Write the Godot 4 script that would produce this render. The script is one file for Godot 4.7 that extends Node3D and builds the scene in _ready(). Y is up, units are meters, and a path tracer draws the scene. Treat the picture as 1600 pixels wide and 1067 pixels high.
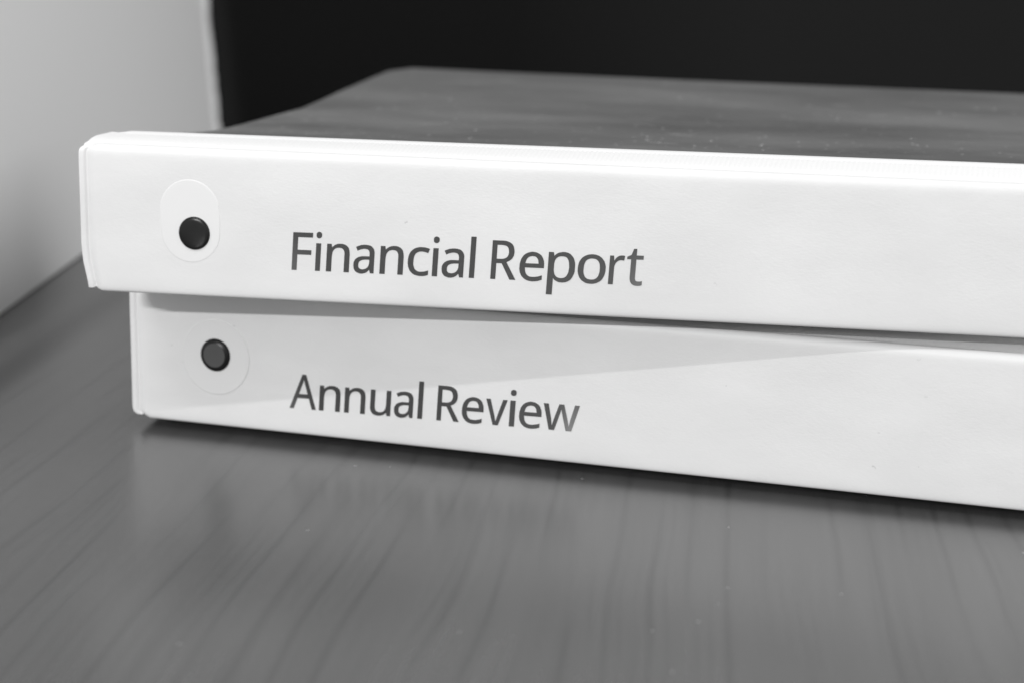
extends Node3D
# Two white ring binders stacked on a wood-grain desk, a white panel on the left, a dark wall behind. All sizes below are in millimetres.

const MM := 0.001
const LEN := 292.0      # length of a binder's spine
const DEPTH := 268.0    # spine to fore edge
const MID := 21.2       # half of the binder's height over the hinges
const GRAIN := deg_to_rad(-9.5)

var rng := RandomNumberGenerator.new()


func _ready() -> void:
	rng.seed = 7
	camera_and_light()
	var grain := wood_texture()
	build_desk(grain)
	build_back_wall()
	build_panel()
	var vinyl := vinyl_material()
	var lower := binder("binder", "lower white ring binder lying on the desk, spine lettered Annual Review", vinyl, false)
	lower.position = Vector3(-0.4, 0.0, -27.0) * MM
	lower.rotation.y = -0.1075
	var upper := binder("binder_001", "upper white ring binder with grey cover, stacked on top, spine lettered Financial Report", vinyl, true)
	upper.position = Vector3(0.0, 42.62, 0.0) * MM


# ---------------------------------------------------------------- camera, lamps, exposure

func camera_and_light() -> void:
	var cam := Camera3D.new()
	cam.name = "camera"
	var lens := CameraAttributesPhysical.new()
	lens.frustum_focal_length = 72.0
	lens.frustum_focus_distance = 0.515
	lens.frustum_near = 0.05
	lens.frustum_far = 20.0
	lens.exposure_aperture = 13.0
	cam.attributes = lens
	cam.basis = Basis.from_euler(Vector3(-0.2003987, 0.2570033, 0.0095289))
	cam.position = Vector3(0.249266, 0.140637, 0.49736)
	add_child(cam)
	cam.current = true

	var e := Environment.new()
	e.background_mode = Environment.BG_COLOR
	e.background_color = Color(0.66, 0.66, 0.66).linear_to_srgb()
	e.tonemap_mode = Environment.TONE_MAPPER_LINEAR
	e.tonemap_exposure = 1.0
	e.sdfgi_enabled = true
	e.ssao_enabled = true
	e.ssil_enabled = true
	var we := WorldEnvironment.new()
	we.name = "world_environment"
	we.environment = e
	add_child(we)

	lamp("ceiling_tube_light", Vector3(-0.35, 1.74, 1.13), Vector3(-0.35, 0.05, 0), Vector2(1.3, 0.03), 1.22)
	lamp("far_window_light", Vector3(-0.75, 1.2, 2.95), Vector3(-0.75, 0.03, 0), Vector2(0.75, 0.05), 5.15)
	lamp("panel_fill_light", Vector3(1.5, 0.75, -0.25), Vector3(-0.2, 0.1, -0.3), Vector2(0.9, 0.7), 1.4)  # added, unseen fill lamp on the right that brightens the white panel


func lamp(called: String, at: Vector3, towards: Vector3, size: Vector2, energy: float) -> void:
	var l := AreaLight3D.new()
	l.name = called
	l.area_size = size
	l.light_energy = energy
	l.shadow_enabled = true
	l.set("area_range", 12.0)
	add_child(l)
	l.look_at_from_position(at, towards, Vector3.UP)


# ---------------------------------------------------------------- small mesh tools

func sheet() -> Dictionary:
	return {"v": PackedVector3Array(), "n": PackedVector3Array(), "uv": PackedVector2Array(), "uv2": PackedVector2Array(), "c": PackedColorArray(), "i": PackedInt32Array()}


func tri(m: Dictionary, a: int, b: int, c: int) -> void:
	# front faces run clockwise: turned so that they face along their vertex normals
	var v: PackedVector3Array = m.v
	var n: PackedVector3Array = m.n
	if (v[b] - v[a]).cross(v[c] - v[a]).dot(n[a] + n[b] + n[c]) > 0.0:
		m.i.append_array(PackedInt32Array([a, c, b]))
	else:
		m.i.append_array(PackedInt32Array([a, b, c]))


func add_grid(m: Dictionary, rows: Array, uvs: Array, normals: Array) -> void:
	# rows: array of PackedVector3Array, all of one length
	var at: int = m.v.size()
	var w: int = rows[0].size()
	for r in rows.size():
		m.v.append_array(rows[r])
		m.n.append_array(normals[r])
		m.uv.append_array(uvs[r])
	for r in rows.size() - 1:
		for k in w - 1:
			var a := at + r * w + k
			tri(m, a, a + 1, a + w)
			tri(m, a + 1, a + w + 1, a + w)


func flat_quad(m: Dictionary, a: Vector3, b: Vector3, c: Vector3, d: Vector3, out: Vector3) -> void:
	var at: int = m.v.size()
	var n := (b - a).cross(c - a).normalized()
	if n.length() < 0.5:
		n = (c - a).cross(d - a).normalized()
	if n.dot(out) < 0.0:
		n = -n
	m.v.append_array(PackedVector3Array([a, b, c, d]))
	m.n.append_array(PackedVector3Array([n, n, n, n]))
	m.uv.append_array(PackedVector2Array([Vector2(0.5, 0.5), Vector2(0.5, 0.5), Vector2(0.5, 0.5), Vector2(0.5, 0.5)]))
	tri(m, at, at + 1, at + 2)
	tri(m, at, at + 2, at + 3)


func finish(m: Dictionary, called: String, mat: Material, parent: Node) -> MeshInstance3D:
	var arrays := []
	arrays.resize(Mesh.ARRAY_MAX)
	for k in m.v.size():
		m.v[k] *= MM
	arrays[Mesh.ARRAY_VERTEX] = m.v
	arrays[Mesh.ARRAY_NORMAL] = m.n
	arrays[Mesh.ARRAY_TEX_UV] = m.uv
	arrays[Mesh.ARRAY_INDEX] = m.i
	if m.uv2.size() == m.v.size():
		arrays[Mesh.ARRAY_TEX_UV2] = m.uv2
	if m.c.size() == m.v.size():
		arrays[Mesh.ARRAY_COLOR] = m.c
	var mesh := ArrayMesh.new()
	mesh.add_surface_from_arrays(Mesh.PRIMITIVE_TRIANGLES, arrays)
	mesh.surface_set_material(0, mat)
	var o := MeshInstance3D.new()
	o.name = called
	o.mesh = mesh
	parent.add_child(o, true)
	return o


func lathe(m: Dictionary, at: Vector3, profile: Array, stretch := Vector2(1, 1), turn := 0.0, straight := 0.0) -> void:
	# profile of (radius, height) from rim to middle, turned about the z axis at a point of the spine; straight adds a length in y between the two halves
	var rows := []
	var uvs := []
	var normals := []
	var n_side := 64
	for p in profile.size():
		var row := PackedVector3Array()
		var uv := PackedVector2Array()
		var nn := PackedVector3Array()
		var before: Vector2 = profile[maxi(p - 1, 0)]
		var after: Vector2 = profile[mini(p + 1, profile.size() - 1)]
		var d := (after - before).normalized()
		for k in n_side + 1:
			var a := TAU * k / n_side
			var c := Vector2(cos(a) * stretch.x, sin(a) * stretch.y)
			var q: Vector2 = c * profile[p].x
			if straight > 0.0 and profile[p].x > 0.0:
				q.y += straight * 0.5 * clampf(sin(a) * 4.0, -1.0, 1.0) * minf(1.0, profile[p].x / 4.0)
			q = q.rotated(turn)
			var r2 := Vector2(cos(a), sin(a)).rotated(turn)
			row.append(at + Vector3(q.x, q.y, profile[p].y))
			nn.append(Vector3(r2.x * d.y, r2.y * d.y, -d.x).normalized())
			uv.append(Vector2(0.5, 0.5) + q * 0.02)
		rows.append(row)
		uvs.append(uv)
		normals.append(nn)
	add_grid(m, rows, uvs, normals)


func tag(o: Node, label: String, category: String, group := "") -> void:
	o.set_meta("label", label)
	o.set_meta("category", category)
	if group:
		o.set_meta("group", group)


func grey(linear: float) -> Color:
	return Color(linear, linear, linear).linear_to_srgb()


func noise(frequency: float, seed_: int, octaves := 3) -> FastNoiseLite:
	var n := FastNoiseLite.new()
	n.noise_type = FastNoiseLite.TYPE_SIMPLEX_SMOOTH
	n.seed = seed_
	n.frequency = frequency
	n.fractal_octaves = octaves
	return n


# ---------------------------------------------------------------- materials

func vinyl_material() -> StandardMaterial3D:
	var m := StandardMaterial3D.new()
	m.resource_name = "white_vinyl"
	m.albedo_color = grey(0.80)
	m.roughness = 0.48
	m.metallic_specular = 0.5
	# faint leather grain, finer across than along
	var side := 512
	var a := noise(0.11, 21, 3)
	var b := noise(0.03, 22, 2)
	var bytes := PackedByteArray()
	bytes.resize(side * side)
	for y in side:
		for x in side:
			# blended over the seam so that it repeats without one
			var k := clampf((x - side * 0.75) / (side * 0.25), 0.0, 1.0)
			var l := clampf((y - side * 0.75) / (side * 0.25), 0.0, 1.0)
			var v := a.get_noise_2d(x * 0.55, y * 1.25) * 0.5 + b.get_noise_2d(x * 0.6, y) * 0.4
			if k > 0.0:
				v = lerpf(v, a.get_noise_2d((x - side) * 0.55, y * 1.25) * 0.5 + b.get_noise_2d((x - side) * 0.6, y) * 0.4, k)
			if l > 0.0:
				v = lerpf(v, a.get_noise_2d(x * 0.55, (y - side) * 1.25) * 0.5 + b.get_noise_2d(x * 0.6, y - side) * 0.4, l)
			bytes[y * side + x] = int(clampf(0.5 + 0.5 * v, 0.0, 1.0) * 255.0)
	var im := Image.create_from_data(side, side, false, Image.FORMAT_L8, bytes)
	m.heightmap_enabled = true
	m.heightmap_texture = ImageTexture.create_from_image(im)
	m.heightmap_scale = 0.0042
	m.uv1_triplanar = true
	m.uv1_scale = Vector3(22, 22, 22)
	return m


func spine_material(vinyl: StandardMaterial3D, seed_: int) -> StandardMaterial3D:
	# the same vinyl with the faint marks of use: soft smudges and a few specks
	var w := 1400
	var h := 200
	var soft := noise(0.006, seed_, 3)
	var bytes := PackedByteArray()
	bytes.resize(w * h)
	for y in h:
		for x in w:
			bytes[y * w + x] = int(clampf(251.0 + 6.0 * soft.get_noise_2d(x * 0.7, y * 1.6), 0.0, 255.0))
	var r := RandomNumberGenerator.new()
	r.seed = seed_
	for k in (5 if seed_ == 51 else 13):
		var x := r.randi_range(4, w - 12)
		var y := r.randi_range(12, h - 12)
		var t := r.randi_range(212, 240)
		for q in r.randi_range(1, 5):
			var at := (y + int(q * r.randf_range(-0.8, 0.8))) * w + x + q
			bytes[at] = t
			bytes[at + w] = (t + 250) / 2
	var m: StandardMaterial3D = vinyl.duplicate()
	m.resource_name = "spine_vinyl"
	m.detail_enabled = true
	m.detail_blend_mode = BaseMaterial3D.BLEND_MODE_MUL
	m.detail_uv_layer = BaseMaterial3D.DETAIL_UV_2
	m.detail_albedo = ImageTexture.create_from_image(Image.create_from_data(w, h, false, Image.FORMAT_L8, bytes))
	return m


func cover_material() -> StandardMaterial3D:
	# grey front cover under glossy clear film: soft sheen bands painted into the colour along it, dust and short scratches near the spine
	var w := 1024
	var h := 1024
	var sheen_bands := noise(0.010, 31, 3)
	var fine := noise(0.05, 32, 2)
	var bytes := PackedByteArray()
	var rough := PackedByteArray()
	bytes.resize(w * h)
	rough.resize(w * h)
	for y in h:
		for x in w:
			var s := sheen_bands.get_noise_2d(x * 0.2, y * 0.5)
			var f := fine.get_noise_2d(x * 0.3, y * 1.4)
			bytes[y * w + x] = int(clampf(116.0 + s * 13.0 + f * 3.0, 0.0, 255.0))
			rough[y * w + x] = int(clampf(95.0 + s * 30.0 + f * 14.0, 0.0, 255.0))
	var r := RandomNumberGenerator.new()
	r.seed = 5
	for k in 420:
		var y := int((0.28 + 0.68 * pow(r.randf(), 1.7)) * h)
		var x := r.randi_range(2, w - 40)
		var scratch := r.randf() > 0.88
		var n := r.randi_range(8, 34) if scratch else r.randi_range(1, 2)
		var tall := r.randi_range(1, 3) if scratch else r.randi_range(3, 9)
		var dy := r.randf_range(-0.5, 0.5)
		var t := r.randi_range(140, 185) if scratch else r.randi_range(140, 225)
		for q in n:
			for p in tall:
				var yy := clampi(y + int(q * dy) + p, 0, h - 1)
				bytes[yy * w + mini(x + q, w - 1)] = t
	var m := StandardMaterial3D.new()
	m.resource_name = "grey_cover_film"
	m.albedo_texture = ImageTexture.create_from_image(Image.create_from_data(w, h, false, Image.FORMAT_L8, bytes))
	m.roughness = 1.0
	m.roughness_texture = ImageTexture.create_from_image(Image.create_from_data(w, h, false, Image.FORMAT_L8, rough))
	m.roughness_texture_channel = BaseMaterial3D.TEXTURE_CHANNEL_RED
	return m


func wood_texture() -> ImageTexture:
	# laminate with a fine dark line grain; across = image x (0.7 m), along = image y (1.4 m)
	var w := 1536
	var h := 1024
	var warp := noise(1.0, 11, 3)
	var streak := noise(1.0, 12, 4)
	var tone := noise(1.0, 13, 2)
	var bytes := PackedByteArray()
	bytes.resize(w * h)
	for y in h:
		var a := 700.0 - 1400.0 * y / h
		for x in w:
			var b := 700.0 * x / w - 350.0
			var bend := warp.get_noise_2d(b * 0.009, a * 0.0030)
			var c := b + bend * 5.5
			var lines := 0.5 + 0.5 * cos(TAU * c / 8.6)
			lines = pow(lines, 11.0) * clampf(0.55 + 1.6 * streak.get_noise_2d(c * 0.045 + 50.0, a * 0.006), 0.0, 1.0)
			var thin := pow(0.5 + 0.5 * cos(TAU * (c + 1.5 * bend) / 3.3), 6.0) * clampf(0.4 + 1.8 * streak.get_noise_2d(c * 0.07 - 30.0, a * 0.008), 0.0, 1.0)
			var fine := streak.get_noise_2d(c * 0.32, a * 0.012)
			var band := tone.get_noise_2d(c * 0.03, a * 0.004)
			var v := 1.0 - 0.16 * lines - 0.07 * thin + 0.05 * fine + 0.07 * band
			# the one broad dark streak on the left of the desk
			var dark_streak := (b - (-54.8 - (a - 83.0) * 0.042)) / 6.5
			v *= 1.0 - 0.72 * exp(-dark_streak * dark_streak) * clampf((a + 60.0) / 130.0, 0.0, 1.0)
			bytes[y * w + x] = int(clampf(72.0 * v, 0.0, 255.0))
	# dust on the laminate
	var r := RandomNumberGenerator.new()
	r.seed = 3
	for k in 90:
		var x := r.randi_range(int(w * 0.2), w - 4)
		var y := r.randi_range(int(h * 0.3), int(h * 0.66))
		bytes[y * w + x] = r.randi_range(90, 125)
		if r.randf() < 0.4:
			bytes[y * w + x + 1] = r.randi_range(85, 110)
	return ImageTexture.create_from_image(Image.create_from_data(w, h, false, Image.FORMAT_L8, bytes))


# ---------------------------------------------------------------- the setting

func build_desk(grain: Texture2D) -> void:
	var m := StandardMaterial3D.new()
	m.resource_name = "wood_laminate"
	m.albedo_texture = grain
	m.roughness = 0.265
	m.metallic_specular = 0.58
	var desk := Node3D.new()
	desk.name = "desk"
	tag(desk, "wood-grain laminate desk top under the two stacked binders", "desk")
	add_child(desk)
	desk.position.y = -0.9 * MM
	# one slab with rounded front and side edges
	var s := sheet()
	var edge := [Vector2(0, -26), Vector2(0, -4), Vector2(-1.2, -1.2), Vector2(-4, 0)]
	var box := [Vector2(-480, -726), Vector2(760, -726), Vector2(760, 330), Vector2(-480, 330)]
	var corner := func(k: int, e: Vector2) -> Vector3:
		var p: Vector2 = box[k]
		var sx := 1.0 if p.x > 0.0 else -1.0
		var sz := 1.0 if p.y > 0.0 else -1.0
		return Vector3(p.x + e.x * sx, e.y, p.y + e.x * sz)
	for k in 4:
		var l := (k + 1) % 4
		var out := Vector3(box[k].x + box[l].x - 280.0, 0, box[k].y + box[l].y + 396.0)
		for q in edge.size() - 1:
			flat_quad(s, corner.call(k, edge[q]), corner.call(l, edge[q]), corner.call(l, edge[q + 1]), corner.call(k, edge[q + 1]), out.normalized() + Vector3.UP * 0.3)
	flat_quad(s, corner.call(0, edge[3]), corner.call(1, edge[3]), corner.call(2, edge[3]), corner.call(3, edge[3]), Vector3.UP)
	flat_quad(s, corner.call(0, edge[0]), corner.call(1, edge[0]), corner.call(2, edge[0]), corner.call(3, edge[0]), Vector3.DOWN)
	var ca := cos(GRAIN)
	var sa := sin(GRAIN)
	for k in s.v.size():
		var p: Vector3 = s.v[k]
		var b := p.x * ca + p.z * sa
		var a := p.x * sa - p.z * ca
		s.uv[k] = Vector2((b + 350.0) / 700.0, (700.0 - a) / 1400.0)
	finish(s, "desktop", m, desk)


func build_back_wall() -> void:
	var m := StandardMaterial3D.new()
	m.resource_name = "black_paint"
	m.albedo_color = grey(0.008)
	m.roughness = 0.7
	m.metallic_specular = 0.25
	var box := BoxMesh.new()
	box.size = Vector3(2.6, 1.2, 0.03)
	box.material = m
	var o := MeshInstance3D.new()
	o.name = "back_wall"
	o.mesh = box
	o.position = Vector3(0.5, 0.5, -0.745)
	o.set_meta("kind", "structure")
	o.set_meta("label", "black wall behind the desk and the binders")
	add_child(o)


func build_panel() -> void:
	# a white board that stands on the desk and runs away from the camera, its far edge covered by a rough bead
	var paint := StandardMaterial3D.new()
	paint.resource_name = "white_board"
	paint.albedo_color = grey(0.77)
	paint.roughness = 0.75
	var root := Node3D.new()
	root.name = "partition_panel"
	tag(root, "plain white panel leaning slightly outwards on the desk left of the binders", "panel")
	add_child(root)
	root.position = Vector3(-249.0, -0.3, -678.0) * MM
	root.rotation = Vector3(0.0, deg_to_rad(14.3), 0.085)    # local -z runs to its far edge, +z towards the viewer
	var s := sheet()
	var lean := -0.060
	var top := 420.0
	var front := 590.0
	var thick := 9.0
	var P := func(x: float, y: float, z: float) -> Vector3: return Vector3(x, y, z + 0.0 * y)
	# far edge leans: its foot stands nearer than its top
	var far := func(y: float) -> float: return lean * y
	var rows := []
	var uvs := []
	var nn := []
	for k in 13:
		var y := top * k / 12.0
		var row := PackedVector3Array()
		var uv := PackedVector2Array()
		var n := PackedVector3Array()
		for q in 13:
			row.append(P.call(0.0, y, lerpf(far.call(y), front, q / 12.0)))
			uv.append(Vector2(q / 12.0, k / 12.0))
			n.append(Vector3(1, 0, 0))
		rows.append(row)
		uvs.append(uv)
		nn.append(n)
	add_grid(s, rows, uvs, nn)
	var a := Vector3(0, 0, 0)
	var b := Vector3(0, 0, front)
	var c := Vector3(0, top, front)
	var d := Vector3(0, top, far.call(top))
	var back := Vector3(-thick, 0, 0)
	flat_quad(s, a + back, b + back, c + back, d + back, Vector3.LEFT)
	flat_quad(s, b, c, c + back, b + back, Vector3(0, 0, 1))
	flat_quad(s, a, d, d + back, a + back, Vector3(0, 0, -1))
	flat_quad(s, d, c, c + back, d + back, Vector3.UP)
	flat_quad(s, a, b, b + back, a + back, Vector3.DOWN)
	finish(s, "board", paint, root)
	# the bead: a half-round strip, slightly uneven like torn paper
	var bead := StandardMaterial3D.new()
	bead.resource_name = "rough_white_edge"
	bead.albedo_color = grey(0.8)
	bead.roughness = 0.9
	var e := sheet()
	var wob := noise(0.09, 41, 2)
	rows = []
	uvs = []
	nn = []
	for k in 141:
		var y := top * k / 140.0
		var row := PackedVector3Array()
		var uv := PackedVector2Array()
		var n := PackedVector3Array()
		for q in 17:
			var t := TAU * q / 16.0
			var r := 5.2 + 0.9 * wob.get_noise_2d(y, t * 3.0) + 0.5 * wob.get_noise_2d(y * 3.0, 40.0)
			row.append(Vector3(-thick * 0.5 + cos(t) * (r + 2.0), y, far.call(y) - 1.0 + sin(t) * r))
			n.append(Vector3(cos(t), 0, sin(t)))
			uv.append(Vector2(q / 16.0, k / 140.0))
		rows.append(row)
		uvs.append(uv)
		nn.append(n)
	add_grid(e, rows, uvs, nn)
	finish(e, "edge_bead", bead, root)


# ---------------------------------------------------------------- ring binder

# outer profile in (y above the middle, z), from the middle of the spine over the upper fold, hinge and ridge to the fore edge; third number: 1 on boards
func half_profile(top_cover: bool, upper: bool) -> Array:
	var p: Array
	if top_cover:
		p = [Vector3(0.0, 0.0, 1), Vector3(4, 0.0, 1), Vector3(8, 0.0, 1), Vector3(12, 0.0, 1), Vector3(14.2, -0.02, 1), Vector3(15.5, -0.05, 1), Vector3(16.4, -0.12, 1), Vector3(17.1, -0.28, 1), Vector3(17.7, -0.58, 1), Vector3(18.1, -1.05, 1), Vector3(18.3, -1.7, 0.8), Vector3(18.25, -2.3, 0.2), Vector3(18.25, -2.8, 0)]
	else:
		p = [Vector3(0.0, 0.0, 1), Vector3(4, 0.0, 1), Vector3(8, 0.0, 1), Vector3(12, 0.0, 1), Vector3(15, 0.0, 1), Vector3(17, -0.03, 1), Vector3(18.1, -0.09, 1), Vector3(18.8, -0.2, 1), Vector3(19.2, -0.42, 1), Vector3(19.4, -0.8, 1), Vector3(19.4, -1.4, 0.8), Vector3(19.25, -2.1, 0.2), Vector3(19.2, -2.7, 0)]
	p += [Vector3(18.6, -3.4, 0), Vector3(19.0, -4.4, 0), Vector3(19.35, -5.6, 0), Vector3(19.7, -6.9, 0), Vector3(20.0, -8.2, 0), Vector3(20.3, -9.5, 0), Vector3(20.5, -10.4, 0), Vector3(20.62, -10.9, 0), Vector3(20.75, -11.4, 0), Vector3(21.0, -12.0, 0.2), Vector3(21.17, -12.8, 0.7), Vector3(21.2, -13.8, 1), Vector3(21.05, -15.0, 1)]
	if top_cover and not upper:
		for k in range(4, 13):
			p[k].x += 1.0
		for k in range(13, 20):
			p[k].x = lerpf(19.2, 20.55, (k - 13) / 7.0)
	if not top_cover:
		for k in range(13, 20):
			p[k].x = lerpf(19.25, 20.55, (k - 13) / 7.0)
		if not upper:
			for k in range(13, p.size()):
				p[k].x += 0.9 * smoothstep(-3.0, -11.0, p[k].y)
	var dips := [Vector2(-15, 21.05), Vector2(-17, 20.75), Vector2(-20, 20.25), Vector2(-26, 19.4), Vector2(-32, 18.65), Vector2(-50, 16.9), Vector2(-70, 15.6), Vector2(-90, 15.0), Vector2(-110, 14.85), Vector2(-140, 14.9), Vector2(-165, 15.2), Vector2(-185, 16.1), Vector2(-205, 17.3), Vector2(-225, 18.7), Vector2(-245, 20.0), Vector2(-260, 20.7), Vector2(-266, 20.9), Vector2(-268, 20.6)]
	for k in range(1, dips.size()):
		p.append(Vector3(dips[k].y if top_cover else (21.2 if upper else 22.1), dips[k].x, 1))
	return p


func binder(called: String, label: String, vinyl: Material, upper: bool) -> Node3D:
	var root := Node3D.new()
	root.name = called
	tag(root, label, "ring binder", "ring binders stacked on the desk")
	add_child(root)
	# whole profile: bottom fore edge -> spine -> top fore edge
	var up := half_profile(true, upper)
	var down := half_profile(false, upper)
	var prof := []
	for k in range(down.size() - 1, 0, -1):
		prof.append(Vector3(MID - down[k].x, down[k].y, down[k].z))
	var mid_at := prof.size()
	for q in up:
		prof.append(Vector3(MID + q.x, q.y, q.z))
	var n_half := 25       # index of the ridge point within a half profile
	var groove := 12
	var spine_a := mid_at - groove
	var spine_b := mid_at + groove
	var ridge_a := mid_at - n_half
	var ridge_b := mid_at + n_half
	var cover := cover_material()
	skin(root, "back_cover", prof, 0, ridge_a, vinyl, upper, false)
	skin(root, "hinge", prof, ridge_a, spine_a, vinyl, upper, true)
	skin(root, "spine", prof, spine_a, spine_b, spine_material(vinyl, 51 if upper else 61), upper, false)
	skin(root, "hinge", prof, spine_b, ridge_b, vinyl, upper, true)
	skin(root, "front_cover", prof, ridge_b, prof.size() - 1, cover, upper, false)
	paper_block(root)
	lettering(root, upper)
	for right in [false, true]:
		rivet(root, upper, right, vinyl)
	return root


func inset(p: Vector3, upper: bool) -> float:
	# how far the skin's ends lie inside the full length
	var h := p.x - MID
	if p.y > -3.0:
		var v := (1.7 * smoothstep(-9.0, -19.0, h) if upper else 2.2 - sqrt(maxf(0.0, 4.84 - pow(clampf(-h - 16.8, 0.0, 2.1), 2.0)))) + (2.9 - sqrt(maxf(0.0, 8.41 - pow(maxf(0.0, h - 16.0), 2.0))))
		return v
	if p.y > -16.0:
		return 1.6 + (1.8 * smoothstep(-5.0, -14.5, p.y) if h > 0.0 else -0.5)
	var back := DEPTH + p.y
	var v2 := (3.4 if h > 0.0 else 1.7) * smoothstep(-40.0, -16.0, p.y)
	if back < 9.0:
		v2 = maxf(v2, 9.0 - sqrt(maxf(0.0, 81.0 - (9.0 - back) * (9.0 - back))))
	return v2


func place(prof: Array, k: int, s: float, inner: bool, upper: bool, ribbed: bool) -> Vector3:
	var p: Vector3 = prof[k]
	var before: Vector3 = prof[maxi(k - 1, 0)]
	var after: Vector3 = prof[mini(k + 1, prof.size() - 1)]
	var d := Vector2(after.x - before.x, after.y - before.y).normalized()
	var n := Vector2(-d.y, d.x)     # (y, z) pointing outwards
	var i := inset(p, upper)
	var long := (1.9 if upper else 0.8) * smoothstep(-15.0, -7.0, p.y)    # the spine is a little longer than the covers
	var x := i - long + s * (LEN - 2.0 * i + 2.0 * long) / LEN
	var e := minf(s, LEN - s)
	# padded board: its edge drops to a flat welded flange
	var off := 0.0
	if e < 4.6:
		off = 0.75 * (1.0 - smoothstep(2.1, 4.6, e))
		off += 0.55 * exp(-pow((e - 2.1) / 0.45, 2.0))
		off *= p.z
	if ribbed:
		var h := absf(p.x - MID)
		var w := smoothstep(18.7, 19.1, h) * (1.0 - smoothstep(20.3, 20.5, h))
		off -= 0.022 * w * sin(TAU * x / 1.25)
		if absf(h - 20.62) < 0.05:
			off -= 0.08 * sin(TAU * x / 1.25) - 0.06
	var y := p.x - n.x * off
	var z := p.y - n.y * off
	if inner:
		var t := lerpf(0.9, 2.4, p.z)
		if e < 4.0:
			t = minf(t, 1.0 + 0.3 * e)
		y -= n.x * t
		z -= n.y * t
	# hand-made unevenness
	var k1 := sin(x * 0.021 + 1.0) * 0.12 + sin(x * 0.055) * 0.05
	if p.y > -3.0:
		z += k1 * 0.5 * smoothstep(0.0, 8.0, absf(p.x - MID))
	if upper and p.y > -14.0:
		var f := 1.0 - smoothstep(-4.0, -14.0, p.y)
		y += (p.x - MID) * f * lerpf(0.028, -0.024, clampf(x / 235.0, 0.0, 1.2))
		y -= f * smoothstep(-6.0, -17.0, p.x - MID) * lerpf(1.0, 0.3, clampf(x / 235.0, 0.0, 1.0))
	if p.x > MID and p.y < -16.0:
		var f2 := pow(clampf((-p.y - 16.0) / 252.0, 0.0, 1.0), 2.0)
		y += (1.4 - 0.014 * x) * f2 if upper else -1.2 * f2
		# waves of the loose cover
		var soft := clampf((-p.y - 16.0) / 60.0, 0.0, 1.0)
		y += soft * (0.18 * sin(p.y * 0.085 + x * 0.006) + 0.22 * sin(p.y * 0.031 - x * 0.017 + 2.0))
	return Vector3(x, y, z)


func skin(root: Node3D, called: String, prof: Array, from: int, to: int, mat: Material, upper: bool, ribbed: bool) -> MeshInstance3D:
	var xs := PackedFloat32Array()
	var ends := [0.0, 0.4, 0.9, 1.3, 1.6, 1.85, 2.1, 2.35, 2.6, 2.9, 3.3, 3.7, 4.2, 4.7, 5.5]
	for v in ends:
		xs.append(v)
	if ribbed:
		var n := int((LEN - 11.0) / 0.25)
		for k in range(1, n):
			xs.append(5.5 + (LEN - 11.0) * k / n)
	else:
		for k in range(1, 40):
			xs.append(5.5 + (LEN - 11.0) * k / 40.0)
	for k in range(ends.size() - 1, -1, -1):
		xs.append(LEN - ends[k])
	var m := sheet()
	var edge_out := []
	var edge_in := []
	for inner in [false, true]:
		var rows := []
		var uvs := []
		var normals := []
		var use := xs
		for k in range(from, to + 1):
			var row := PackedVector3Array()
			var uv := PackedVector2Array()
			for s in use:
				var q := place(prof, k, s, inner, upper, ribbed)
				row.append(q)
				uv.append(Vector2(s / LEN, clampf(-prof[k].y / DEPTH, 0.0, 1.0)))
			rows.append(row)
			uvs.append(uv)
		# normals by differences, reaching over the seam into the neighbouring skin
		var lower_row := PackedVector3Array()
		var upper_row := PackedVector3Array()
		for s in use:
			lower_row.append(place(prof, maxi(from - 1, 0), s, inner, upper, false))
			upper_row.append(place(prof, mini(to + 1, prof.size() - 1), s, inner, upper, false))
		for r in rows.size():
			var nn := PackedVector3Array()
			var below: PackedVector3Array = rows[r - 1] if r > 0 else lower_row
			var above: PackedVector3Array = rows[r + 1] if r < rows.size() - 1 else upper_row
			for c in use.size():
				var dt := above[c] - below[c]
				var dx: Vector3 = rows[r][mini(c + 1, use.size() - 1)] - rows[r][maxi(c - 1, 0)]
				var n := dt.cross(dx).normalized()
				nn.append(-n if inner else n)
			normals.append(nn)
		if not inner:
			# outward is away from the binder's inside
			var mid_n: Vector3 = normals[normals.size() / 2][use.size() / 2]
			var pk: Vector3 = prof[(from + to) / 2]
			var outward := Vector3(0, pk.x - MID, 60.0 if pk.y > -3.0 else 0.0)
			if mid_n.dot(outward) < 0.0:
				for r in normals.size():
					for c in normals[r].size():
						normals[r][c] = -normals[r][c]
				m.set("flip", true)
		elif m.has("flip"):
			for r in normals.size():
				for c in normals[r].size():
					normals[r][c] = -normals[r][c]
		m.erase("flip_done")
		var clean := m
		add_grid(clean, rows, uvs, normals)
		if inner:
			edge_in = rows
		else:
			edge_out = rows
	m.erase("flip")
	# close the two ends and the fore edge
	var last := xs.size() - 1
	for r in edge_out.size() - 1:
		flat_quad(m, edge_out[r][0], edge_out[r + 1][0], edge_in[r + 1][0], edge_in[r][0], Vector3.LEFT)
		flat_quad(m, edge_out[r][last], edge_out[r + 1][last], edge_in[r + 1][last], edge_in[r][last], Vector3.RIGHT)
	if from == 0 or to == prof.size() - 1:
		var r := 0 if from == 0 else edge_out.size() - 1
		for c in last:
			flat_quad(m, edge_out[r][c], edge_out[r][c + 1], edge_in[r][c + 1], edge_in[r][c], Vector3(0, 0, -1))
	if called == "spine":
		for q in m.v:
			m.uv2.append(Vector2(clampf(q.x / LEN, 0.002, 0.998), clampf(q.y / (2.0 * MID), 0.01, 0.99)))
	return finish(m, called, mat, root)


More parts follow.
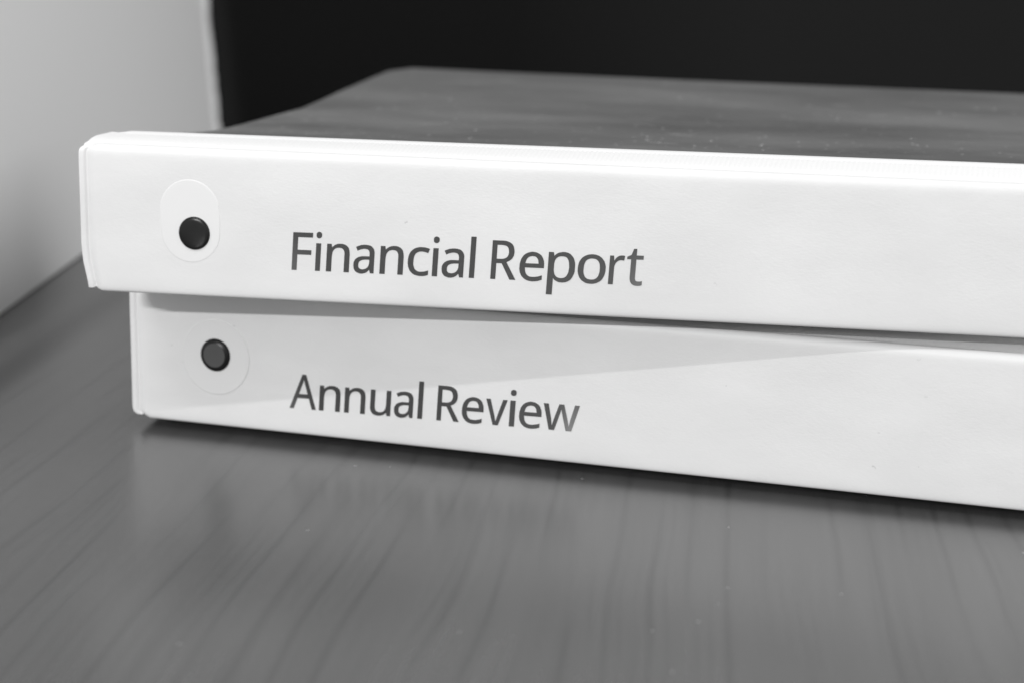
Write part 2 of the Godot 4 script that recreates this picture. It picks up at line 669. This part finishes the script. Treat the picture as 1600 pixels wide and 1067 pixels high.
func paper_block(root: Node3D) -> void:
	var m := StandardMaterial3D.new()
	m.resource_name = "paper"
	m.albedo_color = grey(0.75)
	m.roughness = 0.9
	var box := BoxMesh.new()
	box.size = Vector3(279, 22, 216) * MM
	box.material = m
	var o := MeshInstance3D.new()
	o.name = "paper_stack"
	o.mesh = box
	o.position = Vector3(LEN * 0.5, 14.5, -140) * MM
	root.add_child(o, true)


func rivet(root: Node3D, upper: bool, right: bool, vinyl: Material) -> void:
	var black := StandardMaterial3D.new()
	black.resource_name = "black_rivet"
	black.albedo_color = grey(0.014 if upper else 0.012)
	black.roughness = 0.2 if upper else 0.32
	black.metallic_specular = 0.36
	var x := (LEN - 30.5 if right else 31.4) if upper else (LEN - 27.0 if right else 27.0)
	var y := 17.4 if upper else 22.1
	# the washer under the vinyl shows as a low round pad
	var pad := sheet()
	if upper:
		lathe(pad, Vector3(LEN - 30.2 if right else 30.2, 20.6, 0.0), [Vector2(8.6, -0.2), Vector2(8.5, 0.06), Vector2(8.35, 0.13), Vector2(8.1, 0.15), Vector2(6, 0.15), Vector2(4.2, 0.15)], Vector2(1, 1), 0.02, 5.2)
	else:
		lathe(pad, Vector3(x, 21.5, 0.0), [Vector2(10.7, -0.2), Vector2(10.62, 0.14), Vector2(10.5, 0.2), Vector2(10.35, 0.2), Vector2(10.0, 0.14), Vector2(7, 0.13), Vector2(0.0, 0.13)])
	if upper:
		lathe(pad, Vector3(LEN - 30.2 if right else 30.2, 20.6, 0.15), [Vector2(4.2, 0.0), Vector2(0.0, 0.0)], Vector2(1, 1), 0.02, 5.2)
	var smooth: StandardMaterial3D = vinyl.duplicate()
	smooth.resource_name = "smooth_vinyl"
	smooth.heightmap_enabled = false
	smooth.heightmap_texture = null
	smooth.albedo_color = grey(0.80 if upper else 0.77)
	finish(pad, "washer_pad", smooth, root)
	var head := sheet()
	if upper:
		lathe(head, Vector3(x, y, 0.0), [Vector2(4.3, -0.2), Vector2(4.42, 0.15), Vector2(4.38, 0.38), Vector2(4.2, 0.6), Vector2(3.85, 0.76), Vector2(3.2, 0.86), Vector2(2.2, 0.92), Vector2(1.0, 0.95), Vector2(0.0, 0.96)])
		finish(head, "rivet", black, root)
	else:
		lathe(head, Vector3(x, y, 0.0), [Vector2(4.5, -0.2), Vector2(4.62, 0.2), Vector2(4.58, 0.4), Vector2(4.4, 0.6), Vector2(3.9, 0.86), Vector2(3.5, 1.02), Vector2(3.36, 1.06)])
		var o := finish(head, "rivet", black, root)
		var lighter_top := StandardMaterial3D.new()
		lighter_top.resource_name = "grey_rivet_top"
		lighter_top.albedo_color = grey(0.07)  # flat top in a lighter grey than the rim
		lighter_top.roughness = 0.6
		var top := sheet()
		lathe(top, Vector3(x, y, 0.0), [Vector2(3.36, 1.06), Vector2(3.2, 1.07), Vector2(1.7, 1.05), Vector2(0.0, 1.04)])
		finish(top, "rivet_top", lighter_top, o)


# ---------------------------------------------------------------- printed lettering

func lettering(root: Node3D, upper: bool) -> void:
	# each letter: left and right edge along the base line, in tenths of the units measured off the spine
	var words: Array
	if upper:
		words = [["F", 63, 149], ["i", 164.5, 188], ["n", 212, 311], ["a", 329, 417], ["n", 442, 541], ["c", 560, 650], ["i", 664, 688], ["a", 704, 795], ["l", 819.5, 841], ["R", 909, 1013], ["e", 1026, 1126], ["p", 1142, 1252], ["o", 1264, 1376], ["r", 1390, 1450], ["t", 1459, 1525]]
	else:
		words = [["A", 62, 178], ["n", 190, 281], ["n", 299, 388], ["u", 409, 496], ["a", 511, 590], ["l", 610, 630], ["R", 690, 783], ["e", 793, 881], ["v", 889, 976], ["i", 987, 1010], ["e", 1026, 1115], ["w", 1121, 1264]]
	var u0 := 58.6 if upper else 49.9
	var u1 := 151.8 if upper else 132.9
	var first: float = words[0][1]
	var span := (1522.0 if upper else 1240.0) - first
	var y0 := 9.0 if upper else 9.1
	var tilt := 0.0088 if upper else 0.0165
	var cap := 10.0 if upper else 9.7
	var plain := SystemFont.new()
	plain.font_names = PackedStringArray(["Droid Sans"])
	var font := FontVariation.new()
	font.base_font = plain
	font.variation_embolden = 0.12
	var ruler := TextMesh.new()
	ruler.font = font
	ruler.font_size = 120
	ruler.pixel_size = 0.01
	ruler.depth = 0.0
	ruler.text = "F"
	var foot := ruler.get_aabb().position.y
	var tall := ruler.get_aabb().size.y
	var m := sheet()
	for w in words:
		var t := TextMesh.new()
		t.font = font
		t.font_size = 120
		t.pixel_size = 0.01
		t.curve_step = 0.5
		t.depth = 0.0
		t.text = w[0]
		var box := t.get_aabb()
		var s := t.surface_get_arrays(0)
		var v: PackedVector3Array = s[Mesh.ARRAY_VERTEX]
		var idx: PackedInt32Array = s[Mesh.ARRAY_INDEX] if s[Mesh.ARRAY_INDEX] != null else PackedInt32Array(range(v.size()))
		var left := u0 + (float(w[1]) - first) / span * (u1 - u0)
		var right := u0 + (float(w[2]) - first) / span * (u1 - u0)
		var at: int = m.v.size()
		var low: bool = w[0] in "inacerovuw"
		for p in v:
			var h := (p.y - foot) / tall
			if low and h > 0.0 and h < 0.82:
				h *= 0.965
			var x := lerpf(left, right, (p.x - box.position.x) / box.size.x)
			var y := h * cap
			m.v.append(Vector3(x + 0.065 * y, y0 + y + tilt * (x - u0), 0.1))
			m.n.append(Vector3(0, 0, 1))
			m.uv.append(Vector2(0.5, 0.5))
			# the print colour is lighter towards the first foot and the last letter
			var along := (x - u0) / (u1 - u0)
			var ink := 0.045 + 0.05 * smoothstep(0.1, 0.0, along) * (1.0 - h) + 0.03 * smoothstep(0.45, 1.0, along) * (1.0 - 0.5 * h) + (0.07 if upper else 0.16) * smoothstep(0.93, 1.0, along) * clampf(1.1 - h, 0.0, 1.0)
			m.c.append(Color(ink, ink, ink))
		for k in range(0, idx.size(), 3):
			tri(m, at + idx[k], at + idx[k + 1], at + idx[k + 2])
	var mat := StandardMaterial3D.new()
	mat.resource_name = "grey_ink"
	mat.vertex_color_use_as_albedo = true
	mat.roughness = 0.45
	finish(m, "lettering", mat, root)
